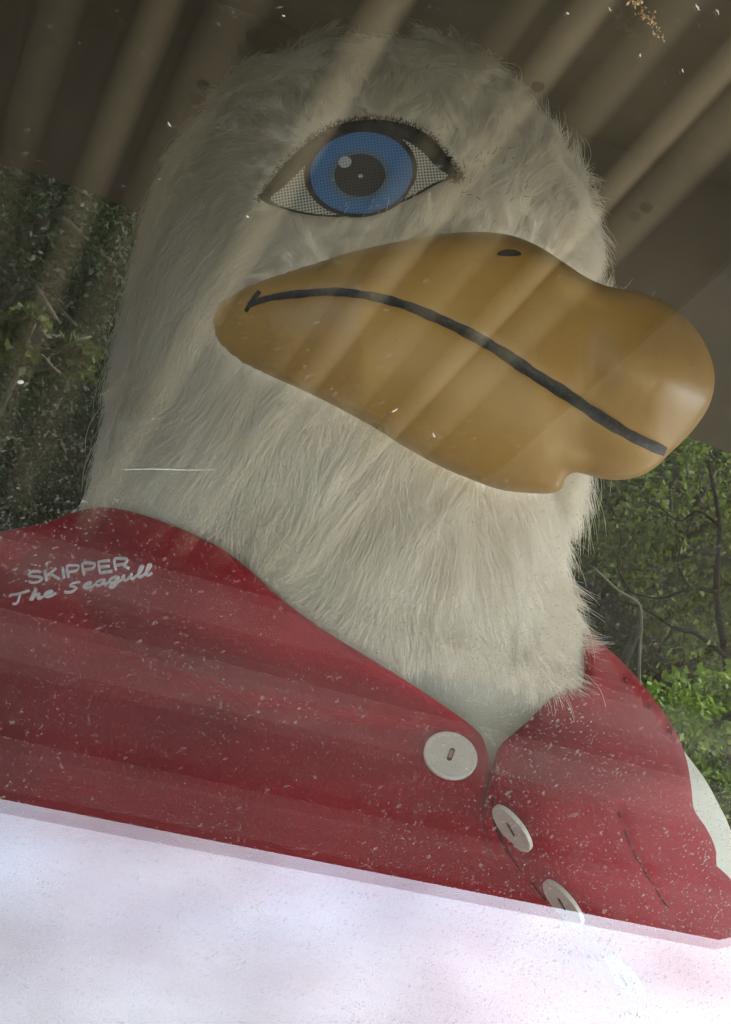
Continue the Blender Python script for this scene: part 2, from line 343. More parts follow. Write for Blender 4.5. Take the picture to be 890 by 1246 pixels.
mesh_obj('right_wall', *box((1.6, 1.75, .82), (X, Y, Z), (.04, .75, .14)), M['cabin'], smooth=False, kind='structure')

# rear window glass
m, t, b = mat('tinted_rear_glass'); t.nodes.remove(b); l = t.links.new
tr = N(t, 'ShaderNodeBsdfTransparent'); tr.inputs[0].default_value = (.27, .285, .25, 1); gl = N(t, 'ShaderNodeBsdfGlossy'); gl.inputs[1].default_value = .02
ms = N(t, 'ShaderNodeMixShader'); ms.inputs[0].default_value = 0.0
l(tr.outputs[0], ms.inputs[1]); l(gl.outputs[0], ms.inputs[2]); l(ms.outputs[0], t.nodes['Material Output'].inputs[0]); M['rear_glass'] = m
rw = np.vstack([line[1:11] + np.array([0, -14]), [(1300, 2200), (-500, 2200)]])
v, f = triangulate(rw, 260)
V = P(v[:, 0], v[:, 1], ZB + .02)
mesh_obj('rear_window', V, f, M['rear_glass'], smooth=False, label='dark tinted rear window looking out on the woods behind the seagull figure', cat='window')

# ------------------------------------------------------------------ front window: two glass faces a hair out of parallel, dusty
e_r = np.cross(nP, upv); e_r /= np.linalg.norm(e_r); e_r = e_r if e_r[0] > 0 else -e_r
e_u = np.cross(nP, e_r); e_u = e_u if e_u @ upv > 0 else -e_u
pc0 = np.array([0, 0, DP])
def plane_w(i, j, off=0): return dwn(pc0 + i * e_r + j * e_u - off * nP)
m, t, b = mat('dusty_window_glass'); l = t.links.new; out = t.nodes['Material Output']
geo = N(t, 'ShaderNodeNewGeometry'); dt = N(t, 'ShaderNodeVectorMath', operation='DOT_PRODUCT'); l(geo.outputs['Normal'], dt.inputs[0]); l(geo.outputs['Incoming'], dt.inputs[1])
def mth(op, a, bb=None, clamp=False):
    q = N(t, 'ShaderNodeMath', operation=op); q.use_clamp = clamp
    for i, x in enumerate((a, bb)):
        if x is None: continue
        if isinstance(x, (int, float)): q.inputs[i].default_value = x
        else: l(x, q.inputs[i])
    return q.outputs[0]
cosv = mth('ABSOLUTE', dt.outputs['Value']); om = mth('SUBTRACT', 1.0, cosv); p5 = mth('POWER', om, 5.0)
REFL = .092
fr = mth('ADD', mth('MULTIPLY', p5, 1 - REFL), REFL)
tr = N(t, 'ShaderNodeBsdfTransparent'); tr.inputs[0].default_value = (.97, .98, .96, 1)
gl = N(t, 'ShaderNodeBsdfGlossy'); gl.inputs['Roughness'].default_value = 0.0; gl.inputs[0].default_value = (1, 1, 1, 1)
clean = N(t, 'ShaderNodeMixShader'); l(fr, clean.inputs[0]); l(tr.outputs[0], clean.inputs[1]); l(gl.outputs[0], clean.inputs[2])
tcn = N(t, 'ShaderNodeTexCoord')
def specks(scale, size, keep, rot=.0, stretch=1.0, off=0.0):
    mp = N(t, 'ShaderNodeMapping'); mp.inputs['Rotation'].default_value = (0, 0, rot); mp.inputs['Location'].default_value = (off, off * 1.7, 0); l(tcn.outputs['UV'], mp.inputs[0])
    m2 = N(t, 'ShaderNodeMapping'); m2.inputs['Scale'].default_value = (1, stretch, 1); l(mp.outputs[0], m2.inputs[0])
    wn = N(t, 'ShaderNodeTexNoise', noise_dimensions='2D'); wn.inputs['Scale'].default_value = scale * 1.4; l(m2.outputs[0], wn.inputs[0])
    va = N(t, 'ShaderNodeVectorMath', operation='MULTIPLY_ADD'); va.inputs[1].default_value = (.5 / scale, .5 / scale, 0); l(wn.outputs['Color'], va.inputs[0]); l(m2.outputs[0], va.inputs[2])
    vo = N(t, 'ShaderNodeTexVoronoi', voronoi_dimensions='2D'); vo.inputs['Scale'].default_value = scale; l(va.outputs[0], vo.inputs['Vector'])
    sc = N(t, 'ShaderNodeSeparateColor'); l(vo.outputs['Color'], sc.inputs[0])
    rad = mth('MULTIPLY', mth('POWER', sc.outputs[0], 3.0), size)
    hit = mth('MULTIPLY', mth('SUBTRACT', rad, vo.outputs['Distance']), 7.0, True)
    return mth('MULTIPLY', hit, mth('GREATER_THAN', sc.outputs[1], 1 - keep)), sc.outputs[2]
sxyz = N(t, 'ShaderNodeSeparateXYZ'); l(tcn.outputs['UV'], sxyz.inputs[0])
low = N(t, 'ShaderNodeMapRange'); low.inputs[1].default_value = .12; low.inputs[2].default_value = -.22; low.inputs[3].default_value = .0; low.inputs[4].default_value = 1.0; l(sxyz.outputs[1], low.inputs[0])
fine, fr1 = specks(820, .50, .8, .9, .6, 1.3); mid, fr2 = specks(330, .40, .22, .9, .5, 4.1); big, fr3 = specks(70, .10, .5, 1.0, .38, 7.7); blot, fr4 = specks(60, .40, .4, .2, .8, 2.2)
cl = N(t, 'ShaderNodeTexNoise', noise_dimensions='2D'); cl.inputs['Scale'].default_value = 7; cl.inputs['Detail'].default_value = 5; l(tcn.outputs['UV'], cl.inputs[0])
patch = N(t, 'ShaderNodeMapRange'); patch.inputs[1].default_value = .45; patch.inputs[2].default_value = .68; l(cl.outputs[0], patch.inputs[0])
lowp = mth('MULTIPLY', mth('ADD', mth('MULTIPLY', low.outputs[0], .85), .12), mth('ADD', mth('MULTIPLY', patch.outputs[0], .8), .25))
lr = N(t, 'ShaderNodeMapRange'); lr.inputs[1].default_value = .02; lr.inputs[2].default_value = .26; l(sxyz.outputs[0], lr.inputs[0])
lowp = mth('ADD', lowp, mth('MULTIPLY', mth('MULTIPLY', lr.outputs[0], low.outputs[0]), .9))
film = mth('MULTIPLY', mth('ADD', mth('MULTIPLY', low.outputs[0], .6), .25), mth('ADD', mth('MULTIPLY', patch.outputs[0], .020), .006))
dust = mth('ADD', film, mth('MULTIPLY', mth('MULTIPLY', fine, lowp), .42))
dust = mth('ADD', dust, mth('MULTIPLY', mth('MULTIPLY', mid, mth('ADD', mth('MULTIPLY', lowp, .6), .16)), .5))
dust = mth('ADD', dust, mth('MULTIPLY', big, .40))
dust = mth('ADD', dust, mth('MULTIPLY', mth('MULTIPLY', blot, lowp), .035), True)
df = N(t, 'ShaderNodeBsdfDiffuse'); df.inputs[0].default_value = (.55, .55, .53, 1)
tl = N(t, 'ShaderNodeBsdfTranslucent'); tl.inputs[0].default_value = (.3, .3, .29, 1)
ad = N(t, 'ShaderNodeMixShader'); ad.inputs[0].default_value = .25; l(df.outputs[0], ad.inputs[1]); l(tl.outputs[0], ad.inputs[2])
fin = N(t, 'ShaderNodeMixShader'); l(dust, fin.inputs[0]); l(clean.outputs[0], fin.inputs[1]); l(ad.outputs[0], fin.inputs[2]); l(fin.outputs[0], out.inputs[0])
M['glass'] = m
# inner face: same glass without the dust
m2, t2, b2 = mat('inner_glass_face'); t2.nodes.remove(b2); l2 = t2.links.new
g2 = N(t2, 'ShaderNodeNewGeometry'); d2 = N(t2, 'ShaderNodeVectorMath', operation='DOT_PRODUCT'); l2(g2.outputs['Normal'], d2.inputs[0]); l2(g2.outputs['Incoming'], d2.inputs[1])
def mt2(op, a, bb=None):
    q = N(t2, 'ShaderNodeMath', operation=op)
    for i, x in enumerate((a, bb)):
        if x is None: continue
        if isinstance(x, (int, float)): q.inputs[i].default_value = x
        else: l2(x, q.inputs[i])
    return q.outputs[0]
f2 = mt2('ADD', mt2('MULTIPLY', mt2('POWER', mt2('SUBTRACT', 1.0, mt2('ABSOLUTE', d2.outputs['Value'])), 5.0), 1 - REFL), REFL)
tr2 = N(t2, 'ShaderNodeBsdfTransparent'); tr2.inputs[0].default_value = (.97, .98, .96, 1); gl2 = N(t2, 'ShaderNodeBsdfGlossy'); gl2.inputs['Roughness'].default_value = 0
mm = N(t2, 'ShaderNodeMixShader'); l2(f2, mm.inputs[0]); l2(tr2.outputs[0], mm.inputs[1]); l2(gl2.outputs[0], mm.inputs[2]); l2(mm.outputs[0], t2.nodes['Material Output'].inputs[0])
M['glass_in'] = m2
I0, I1, J0, J1 = -.36, .48, -.50, .58
win = empty('display_window', plane_w((I0 + I1) / 2, J0), 'dusty clear window pane in front of the seagull figure, mirroring roof ribs and bright sky', 'window')
WEDGE = math.radians(.36)
def pane_face(off, wed, mt, name):
    q = [(I0, J0), (I1, J0), (I1, J1), (I0, J1)]
    V = [plane_w(i, j, off + j * math.tan(wed)) for i, j in q]
    o = mesh_obj(name, V, [(0, 1, 2, 3)], mt, smooth=False)
    uv = o.data.uv_layers.new(name='UVMap')
    for k, (i, j) in enumerate(q): uv.data[k].uv = (i, j)
    return kid(o, win)
bpy.context.view_layer.update()
pane_face(0, 0, M['glass'], 'outer_glass'); pane_face(.006, WEDGE, M['glass_in'], 'inner_glass')
pa = (dwn(e_r) - CAM, dwn(e_u) - CAM, dwn(nP) - CAM)
for i, j, hi, hj in [(I0 - .03, .04, .03, .60), (I1 + .03, .04, .03, .60), (.06, J0 - .03, .42, .03), (.06, J1 + .03, .42, .03)]:
    kid(mesh_obj('frame_rail', *box(plane_w(i, j, .01), pa, (hi, hj, .03)), M['frame'], smooth=False), win)
# cabin front around the window
def front(i0, i1, j0, j1):
    mesh_obj('front_wall', *box(plane_w((i0 + i1) / 2, (j0 + j1) / 2, .02), pa, ((i1 - i0) / 2, (j1 - j0) / 2, .012)), M['cabin'], smooth=False, kind='structure')
front(-1.3, I0 - .06, -.9, 1.1); front(I0 - .06, I1 + .06, J1 + .06, 1.1); front(I0 - .06, I1 + .06, -.9, J0 - .06)
# crumbs, flecks and a scratch on the glass
def on_glass(px, py, lift=.0015):
    z = float(pane_z(px, py)); q = np.array([(px - CX) / F * z, (py - CY) / F * z, z]); return dwn(q + lift * nP)
parts = []
for k in range(70):
    s = random.random(); px = 768 + 38 * s + random.gauss(0, 4.5 - 2 * s); py = -4 + 54 * s + random.gauss(0, 4)
    c = on_glass(px, py, .0012); r = random.uniform(.0007, .0019) * (1.25 - .5 * s)
    V = [c + (np.array(Vector((random.gauss(0, 1), random.gauss(0, 1), random.gauss(0, 1))).normalized()) * r * random.uniform(.6, 1.4)) for _ in range(6)]
    parts.append((V, [(0, 1, 2), (0, 2, 3), (0, 3, 4), (1, 2, 5), (2, 3, 5), (3, 4, 5), (4, 1, 5), (0, 4, 1)]))
mesh_obj('dirt_crumbs', *merge(parts), M['crumb'], smooth=False, kind='stuff', label='tan dried crumbs stuck in a short trail at the top edge of the glass', cat='dirt')
parts = []
for (px, py, ln, an, r) in [(848, 10, 9, .9, .0007), (872, 15, 8, 1.3, .0006), (778, 68, 4, 1.4, .0007), (24, 466, 8, .15, .0012), (830, 87, 5, 1.2, .0005), (344, 20, 4, .6, .0005),
                     (205, 152, 6, 1.0, .0005), (690, 17, 4, .5, .0007), (741, 12, 6, 1.2, .0005), (527, 530, 6, 1.3, .0007), (479, 500, 9, -.6, .0005), (300, 265, 4, .8, .0006)]:
    q = [on_glass(px + ln * u * math.cos(an) + random.gauss(0, .5), py + ln * u * math.sin(an) + random.gauss(0, .5)) for u in np.linspace(-.5, .5, 5)]
    parts.append(tube(q, np.array([.3, .9, 1, .8, .3]) * r, 5))
mesh_obj('lint_flecks', *merge(parts), M['fleck'], kind='stuff', label='pale flecks of lint and seed stuck to the glass', cat='lint')
q = [on_glass(x, 571.5 + .6 * math.sin(x * .06), .0006) for x in np.linspace(148, 262, 24)]
kid(mesh_obj('scratch', *tube(q, .00022 * (.4 + .6 * np.abs(np.sin(np.linspace(.2, 3, 24)))), 4), M['fleck']), win)

# ------------------------------------------------------------------ the seagull figure
ZC = 1.40
rows = np.array([  # y, left, right, half depth
    (46, 415, 500, .05), (56, 362, 560, .10), (75, 322, 590, .145), (100, 285, 616, .175), (140, 250, 646, .205), (190, 214, 684, .225), (250, 188, 712, .238), (320, 170, 722, .242),
    (400, 153, 716, .238), (470, 142, 702, .228), (540, 130, 690, .22), (600, 112, 666, .218), (660, 100, 662, .218), (720, 96, 670, .22), (764, 94, 682, .222)], float)
def hp(y): return np.interp(y, rows[:, 0], rows[:, 1]), np.interp(y, rows[:, 0], rows[:, 2]), np.interp(y, rows[:, 0], rows[:, 3])
def smooth_hp(y):
    o = 0
    for dy in (-14, 0, 14): o = o + np.array(hp(y + dy))
    return o / 3
def slant(v): return np.clip((v - 600) / 200, 0, 1) ** 1.3 * .24
def head_z(px, py):                             # front surface of head and neck under a pixel
    px, py = np.broadcast_arrays(np.asarray(px, float), np.asarray(py, float)); vv = py.copy()
    for _ in range(4): vv = py - slant(vv) * (px - 420)
    xl, xr, b = smooth_hp(np.clip(vv, 46, 764)); s = (px - (xl + xr) / 2) / ((xr - xl) / 2)
    return ZC - b * np.sqrt(np.clip(1 - s * s, .0, 1))
base_px = (420, 1380)
base_cam = pc(*base_px, 1.42)
base_w = cw(base_cam); base_w[2] = FZ + .002; 
base_cam = np.array([(base_w - CAM) @ RIGHT, (base_w - CAM) @ UP, (base_w - CAM) @ FWD])
mw = Matrix(((RIGHT[0], FWD[0], UP[0], base_w[0]), (RIGHT[1], FWD[1], UP[1], base_w[1]), (RIGHT[2], FWD[2], UP[2], base_w[2]), (0, 0, 0, 1)))
bird = empty('seagull_figure', None, 'fluffy white seagull costume with orange beak and blue eye in a red buttoned vest', 'costume', mat=mw)
def Lc(px, py, z):                              # pixel at a distance -> figure's own coordinates (right, forward, up)
    q = pc(px, py, z) - base_cam; return q[..., [0, 2, 1]]
def part(name, V, Fc, mt, **kw): return mesh_obj(name, V, Fc, mt, bird, **kw)

# head and neck, closed loft
ys = np.r_[np.linspace(46, 764, 90)]; th = np.linspace(0, 2 * math.pi, 72, endpoint=False); V = []
for y in ys:
    xl, xr, b = smooth_hp(y); x = (xl + xr) / 2 + (xr - xl) / 2 * np.sin(th); V.append(Lc(x, y + slant(y) * (x - 420), ZC - b * np.cos(th)))
y = 764; xl, xr, b = smooth_hp(y)
for sc, dy in ((.97, 8), (.88, 8), (.6, 0), (.2, -6)):
    x = (xl + xr) / 2 + (xr - xl) / 2 * np.sin(th) * sc; V.append(Lc(x, y + dy + slant(y) * (x - 420), ZC - b * sc * np.cos(th)))
n = len(th); nr = len(V); V = np.vstack(V)
Fc = [(i * n + j, (i + 1) * n + j, (i + 1) * n + (j + 1) % n, i * n + (j + 1) % n) for i in range(nr - 1) for j in range(n)]
Fc += [tuple(range(n)), tuple((nr - 1) * n + j for j in range(n))[::-1]]
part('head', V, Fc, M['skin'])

# torso in white jersey, seen at the open neck and the right armhole
trows = np.array([(600, 120, 660, .09), (660, 60, 690, .115), (720, -20, 690, .14), (800, -80, 736, .13), (850, -105, 780, .155), (900, -125, 822, .195), (950, -140, 860, .225), (1000, -150, 886, .24),
                  (1060, -158, 908, .255), (1150, -165, 930, .27), (1300, -170, 940, .275), (1500, -165, 930, .27), (1900, -150, 900, .26)], float)
def tp(y): return [np.interp(y, trows[:, 0], trows[:, k]) for k in (1, 2, 3)]
def torso_z(px, py):
    px, py = np.broadcast_arrays(np.asarray(px, float), np.asarray(py, float)); xl, xr, b = tp(py); s = (px - (xl + xr) / 2) / ((xr - xl) / 2)
    return 1.42 - b * np.sqrt(np.clip(1 - np.abs(s) ** 2.3, 0, 1))
ys = np.r_[np.linspace(600, 1900, 80)]; V = []
for y in ys:
    xl, xr, b = tp(y); sn, cs = np.sin(th), np.cos(th)
    V.append(Lc((xl + xr) / 2 + (xr - xl) / 2 * np.sign(sn) * np.abs(sn) ** (2 / 2.3), y, 1.42 - b * np.sign(cs) * np.sqrt(np.abs(1 - np.abs(sn) ** 2.0))))
V = np.vstack(V); cc = V[:, [0, 2, 1]] + base_cam; wz = cw(cc)[:, 2]; lift = np.maximum(0, FZ + .003 - wz)   # sits flat on the cabin floor
V[:, 0] += lift * sr; V[:, 2] += lift * cr
Fc = [(i * n + j, (i + 1) * n + j, (i + 1) * n + (j + 1) % n, i * n + (j + 1) % n) for i in range(len(ys) - 1) for j in range(n)]
Fc += [tuple(range(n)), tuple((len(ys) - 1) * n + j for j in range(n))[::-1]]
part('shirt', V, Fc, M['shirt'])

# beak
beak_out = resample(spline([(258, 385), (263, 372), (278, 358), (305, 345), (345, 331), (400, 314), (450, 301), (500, 291), (545, 284), (590, 282), (625, 287), (655, 299), (685, 318), (712, 336), (740, 348), (772, 354), (805, 366),
    (834, 386), (855, 412), (867, 440), (870, 466), (864, 492), (848, 518), (828, 540), (815, 552), (800, 567), (780, 579), (757, 584), (735, 583), (712, 577), (699, 575), (688, 582), (684, 594), (672, 600), (645, 600), (610, 596),
    (575, 584), (535, 567), (495, 545), (455, 520), (410, 495), (365, 473), (325, 456), (290, 440), (268, 421), (259, 403)], 8, True), 5.0)
gs = 4; GX = np.arange(246, 884, gs); GY = np.arange(270, 614, gs); gxx, gyy = np.meshgrid(GX, GY)
msk = inside(beak_out, gxx, gyy).astype(float); u = np.zeros_like(msk)
for _ in range(1500):
    u = msk * (.25 * (np.roll(u, 1, 0) + np.roll(u, -1, 0) + np.roll(u, 1, 1) + np.roll(u, -1, 1)) + 1)
H = np.sqrt(u); H /= H.max()
mouth = spline([(302, 371), (330, 362), (370, 357), (410, 355), (450, 360), (490, 370), (530, 386), (570, 405), (610, 428), (650, 455), (690, 480), (730, 507), (770, 531), (813, 551)], 8)
def bilin(G, px, py):
    fx = np.clip((px - GX[0]) / gs, 0, len(GX) - 1.001); fy = np.clip((py - GY[0]) / gs, 0, len(GY) - 1.001); i, j = fx.astype(int), fy.astype(int); a, b = fx - i, fy - j
    return (G[j, i] * (1 - a) + G[j, i + 1] * a) * (1 - b) + (G[j + 1, i] * (1 - a) + G[j + 1, i + 1] * a) * b
def mouth_d(px, py):
    px, py = np.asarray(px, float), np.asarray(py, float); bd = np.full(px.shape, 1e9)
    for q in spline(mouth, 3): bd = np.minimum(bd, np.hypot(px - q[0], py - q[1]))
    return bd
ed_grid = edge_dist(beak_out, gxx, gyy)
def beak_h(px, py):
    px, py = np.asarray(px, float), np.asarray(py, float)
    h = .072 * bilin(H, px, py) + .030 * np.exp(-(((px - 800) / 62) ** 2 + ((py - 450) / 62) ** 2)) * np.clip(bilin(ed_grid, px, py) / 40, 0, 1) ** .5
    h = h - .018 * np.exp(-(((px - 705) / 34) ** 2)) * np.clip(bilin(ed_grid, px, py) / 30, 0, 1)
    return h - .0022 * np.exp(-(mouth_d(px, py) / 7) ** 2)
def beak_m(px): return np.interp(px, [250, 330, 440, 600, 700, 800, 880], [1.225, 1.185, 1.155, 1.15, 1.148, 1.15, 1.16])
v, f = triangulate(beak_out, 6.5)
isb = edge_dist(beak_out, v[:, 0], v[:, 1]) < .05
h = np.where(isb, 0, np.maximum(beak_h(v[:, 0], v[:, 1]), .002)); zm = beak_m(v[:, 0])
fr_, bk_ = Lc(v[:, 0], v[:, 1], zm - h), Lc(v[:, 0], v[:, 1], zm + h * .9 + .004)
V, Fc = thick(v, f, fr_, bk_)
beak = part('beak', V, Fc, M['beak'])
def beak_z(px, py): return beak_m(px) - np.maximum(beak_h(px, py), .002)
# mouth line: a painted black stripe with a little hook at the corner
def stripe(path, wid, name, mt, lift=.0008, k=7):
    T = np.gradient(path, axis=0); T /= np.linalg.norm(T, axis=1, keepdims=True); nn = np.stack([-T[:, 1], T[:, 0]], -1); V = []
    for i in range(len(path)):
        q = path[i] + np.linspace(-.5, .5, k)[:, None] * wid[i] * nn[i]; V.append(Lc(q[:, 0], q[:, 1], beak_z(q[:, 0], q[:, 1]) - lift))
    return np.vstack(V), [(i * k + j, i * k + j + 1, (i + 1) * k + j + 1, (i + 1) * k + j) for i in range(len(path) - 1) for j in range(k - 1)]
mp_ = spline(mouth, 4); mp_ = mp_[mp_[:, 0] < 811]
tt = np.linspace(0, 1, len(mp_)); wd = np.interp(tt, [0, .1, .3, .5, .7, .9, 1], [6.5, 9, 10.5, 13, 15, 14.5, 12]) * (1 + .07 * np.sin(tt * 60) + .05 * np.sin(tt * 143))
hk = spline([(299, 379), (303, 372), (309, 363), (316, 354)], 6)
s1_, s2_ = stripe(mp_, wd, '', None), stripe(hk, np.linspace(5, 6, len(hk)), '', None, .0010)
part('mouth_line', *merge([s1_, s2_]), M['mouth'])
# nostril: dark slot with a soft lip
a = np.linspace(0, 2 * math.pi, 28, endpoint=False); q = np.stack([620 + 15 * np.cos(a), 308 + 4.2 * np.sin(a) + .8 * np.cos(2 * a)], -1)
v, f = triangulate(q, 3); part('nostril', Lc(v[:, 0], v[:, 1], beak_z(v[:, 0], v[:, 1]) - .0012), f, M['black'])

# eye
def eye_z(px, py): return head_z(px, py) * .5 + .5 * head_z(440, 208) - .010 + .0
def flat(name, poly, mt, lift, parent, step=7):
    v, f = triangulate(poly, step); return mesh_obj(name, Lc(v[:, 0], v[:, 1], eye_z(v[:, 0], v[:, 1]) - lift), f, mt, parent)
eye_poly = resample(spline([(318, 242), (330, 220), (352, 194), (380, 169), (410, 152), (445, 145), (482, 148), (512, 158), (534, 176), (548, 197), (558, 214), (548, 217), (528, 226), (503, 240), (472, 252), (432, 262), (392, 263), (352, 256)], 6, True), 4)
v, f = triangulate(eye_poly, 7)
V, Fc = thick(v, f, Lc(v[:, 0], v[:, 1], eye_z(v[:, 0], v[:, 1])), Lc(v[:, 0], v[:, 1], eye_z(v[:, 0], v[:, 1]) + .014))
eye = part('eye', V, Fc, M['black'])
def clip_poly(poly, lim): return poly[lim(poly)]
white = resample(spline([(329, 242), (347, 226), (369, 204), (395, 182), (426, 167), (460, 163), (492, 170), (515, 185), (531, 203), (546, 214), (527, 223), (502, 237), (471, 250), (432, 260), (393, 261), (354, 254)], 6, True), 4)
flat('eye_white', white, M['eye_white'], .0008, eye)
def ell(cx, cy, rx, ry, rot=0, n=64, top=None, bot=None):
    a = np.linspace(0, 2 * math.pi, n, endpoint=False); x, y = rx * np.cos(a), ry * np.sin(a); q = np.stack([cx + x * math.cos(rot) - y * math.sin(rot), cy + x * math.sin(rot) + y * math.cos(rot)], -1)
    if top is not None: q[:, 1] = np.maximum(q[:, 1], top(q[:, 0]))
    return q
topf = lambda x: 157 + .0012 * (x - 450) ** 2
flat('iris_ring', ell(439, 209, 69, 55, -.12, top=topf), M['black'], .0014, eye)
flat('iris', ell(440, 210, 62.5, 49.5, -.12, top=lambda x: topf(x) + 3), M['iris'], .0020, eye)
flat('iris_halo', ell(437, 213, 39, 32, -.12), M['iris_pale'], .0026, eye)
flat('pupil', ell(438, 213, 31, 26, -.1), M['pupil'], .0032, eye)
flat('glint', ell(420, 197, 8, 7, -.3, 24), M['glint'], .0038, eye, 4)
flat('glint', ell(439, 214, 3, 2.4, 0, 14), M['glint'], .0038, eye, 3)

# ---- vest
def smin(a, b, k): hh = np.clip(.5 + .5 * (b - a) / k, 0, 1); return b * (1 - hh) + a * hh - k * hh * (1 - hh)
def fold(px, py):                               # shallow waves of the cloth
    return .0013 * np.sin((py + .18 * px) / 46 + 1.2 * np.sin(px / 190)) * np.clip((py - 720) / 160, 0, 1) + .0014 * np.sin((px * .8 - py * .5) / 60)
def left_z(px, py):
    px, py = np.asarray(px, float), np.asarray(py, float); tz = torso_z(px, py) - .018 + .6 * fold(px, py)
    nz = head_z(px, np.minimum(py, 758 + .24 * (px - 420))) - .030; gate = np.clip((960 + .24 * (px - 420) - py) / 160, 0, 1) * np.clip((640 - px) / 60, 0, 1); gate = gate * gate * (3 - 2 * gate)
    nz = nz + (1 - gate) * .25
    z = smin(tz, nz, .05)
    d = edge_dist(LP, px, py); plc = np.clip((px - 560) / 40, 0, 1) * np.clip((py - 930) / 40, 0, 1); return z + .004 * np.exp(-(d / 9) ** 2) + plc * .022 * np.exp(-d / 10)      # the hem rolls in
def right_z(px, py):
    px, py = np.asarray(px, float), np.asarray(py, float); tz = torso_z(px, py) - .012 + .5 * fold(px, py)
    crease = spline([(752, 985), (768, 1030), (795, 1078), (828, 1125), (860, 1170)], 6); cdist = np.full(px.shape, 1e9); 
    for q in crease: cdist = np.minimum(cdist, np.hypot(px - q[0], py - q[1]))
    tz = tz + .004 * np.exp(-(cdist / 5) ** 2) - .003 * np.exp(-((cdist - 14) / 16) ** 2)
    plk = np.interp(py, [900, 940, 980, 1030, 1070, 1120, 1200, 1400], [603, 600, 601, 614, 643, 684, 745, 870])
    t_ = np.clip((px - plk) / 60, 0, 1); t_ = np.sin(t_ * math.pi / 2); far = np.clip((px - plk - 60) / 170, 0, 1)
    z = tz - .002 - .036 * t_ * (1 - .75 * far * far * (3 - 2 * far)) * np.clip((py - 860) / 110, 0, 1)
    nk = np.clip((832 + .24 * (px - 650) - py) / 30, 0, 1) * np.clip((715 - px) / 22, 0, 1); return np.where(nk > 0, np.maximum(z, (z * (1 - nk) + nk * (head_z(px, np.minimum(py, 758 + .24 * (px - 420))) + .022))), z)
LP = resample(np.vstack([spline([(-140, 690), (-60, 660), (0, 647), (50, 637), (85, 625), (115, 618), (145, 619), (190, 632), (238, 651), (275, 671), (310, 699), (345, 731), (395, 767), (440, 795), (500, 832), (545, 862), (581, 889), (591, 907), (597, 932), (599, 955), (599, 980), (604, 1010), (618, 1038), (641, 1068), (664, 1096), (696, 1138), (752, 1210), (832, 1320)], 5), [(860, 1420), (-150, 1420)]]), 9)
RP = resample(np.vstack([spline([(588, 1000), (594, 960), (602, 925), (606, 912), (616, 900), (640, 880), (668, 852), (692, 832), (704, 800), (706, 762), (722, 774), (755, 803), (792, 845), (822, 890), (836, 925), (842, 960), (845, 985), (858, 1005), (868, 1024), (873, 1042), (871, 1052), (886, 1066), (904, 1090), (925, 1140), (935, 1210)], 5), [(935, 1420), (820, 1420), (680, 1200), (600, 1080)]]), 9)
def vest(name, poly, zf, th_, step=9):
    v, f = triangulate(poly, step); z = zf(v[:, 0], v[:, 1])
    V, Fc = thick(v, f, Lc(v[:, 0], v[:, 1], z), Lc(v[:, 0], v[:, 1], z + th_)); return part(name, V, Fc, M['vest'])
vl = vest('vest_panel', LP, left_z, .006); vr = vest('vest_panel', RP, right_z, .005)
# dark tube standing in for the shade where the two panels meet
q = spline([(600, 948), (601, 980), (606, 1010), (620, 1038), (643, 1068), (666, 1096), (690, 1128)], 6)
mesh_obj('placket_shade', *tube(Lc(q[:, 0], q[:, 1], np.minimum(left_z(q[:, 0], q[:, 1]), right_z(q[:, 0], q[:, 1])) - .0003), np.interp(np.linspace(0, 1, len(q)), [0, .2, .6, 1], [.0008, .0026, .0022, .0012]), 6, .5, (0, -1, 0)), M['crease'], vl)  # crease material is only the colour of this shade
# crease thread of the dart
q = spline([(752, 985), (768, 1030), (795, 1078), (828, 1125)], 8)
mesh_obj('dart_seam', *tube(Lc(q[:, 0], q[:, 1], right_z(q[:, 0], q[:, 1]) - .0004), .0008, 5), M['slot'], vr)

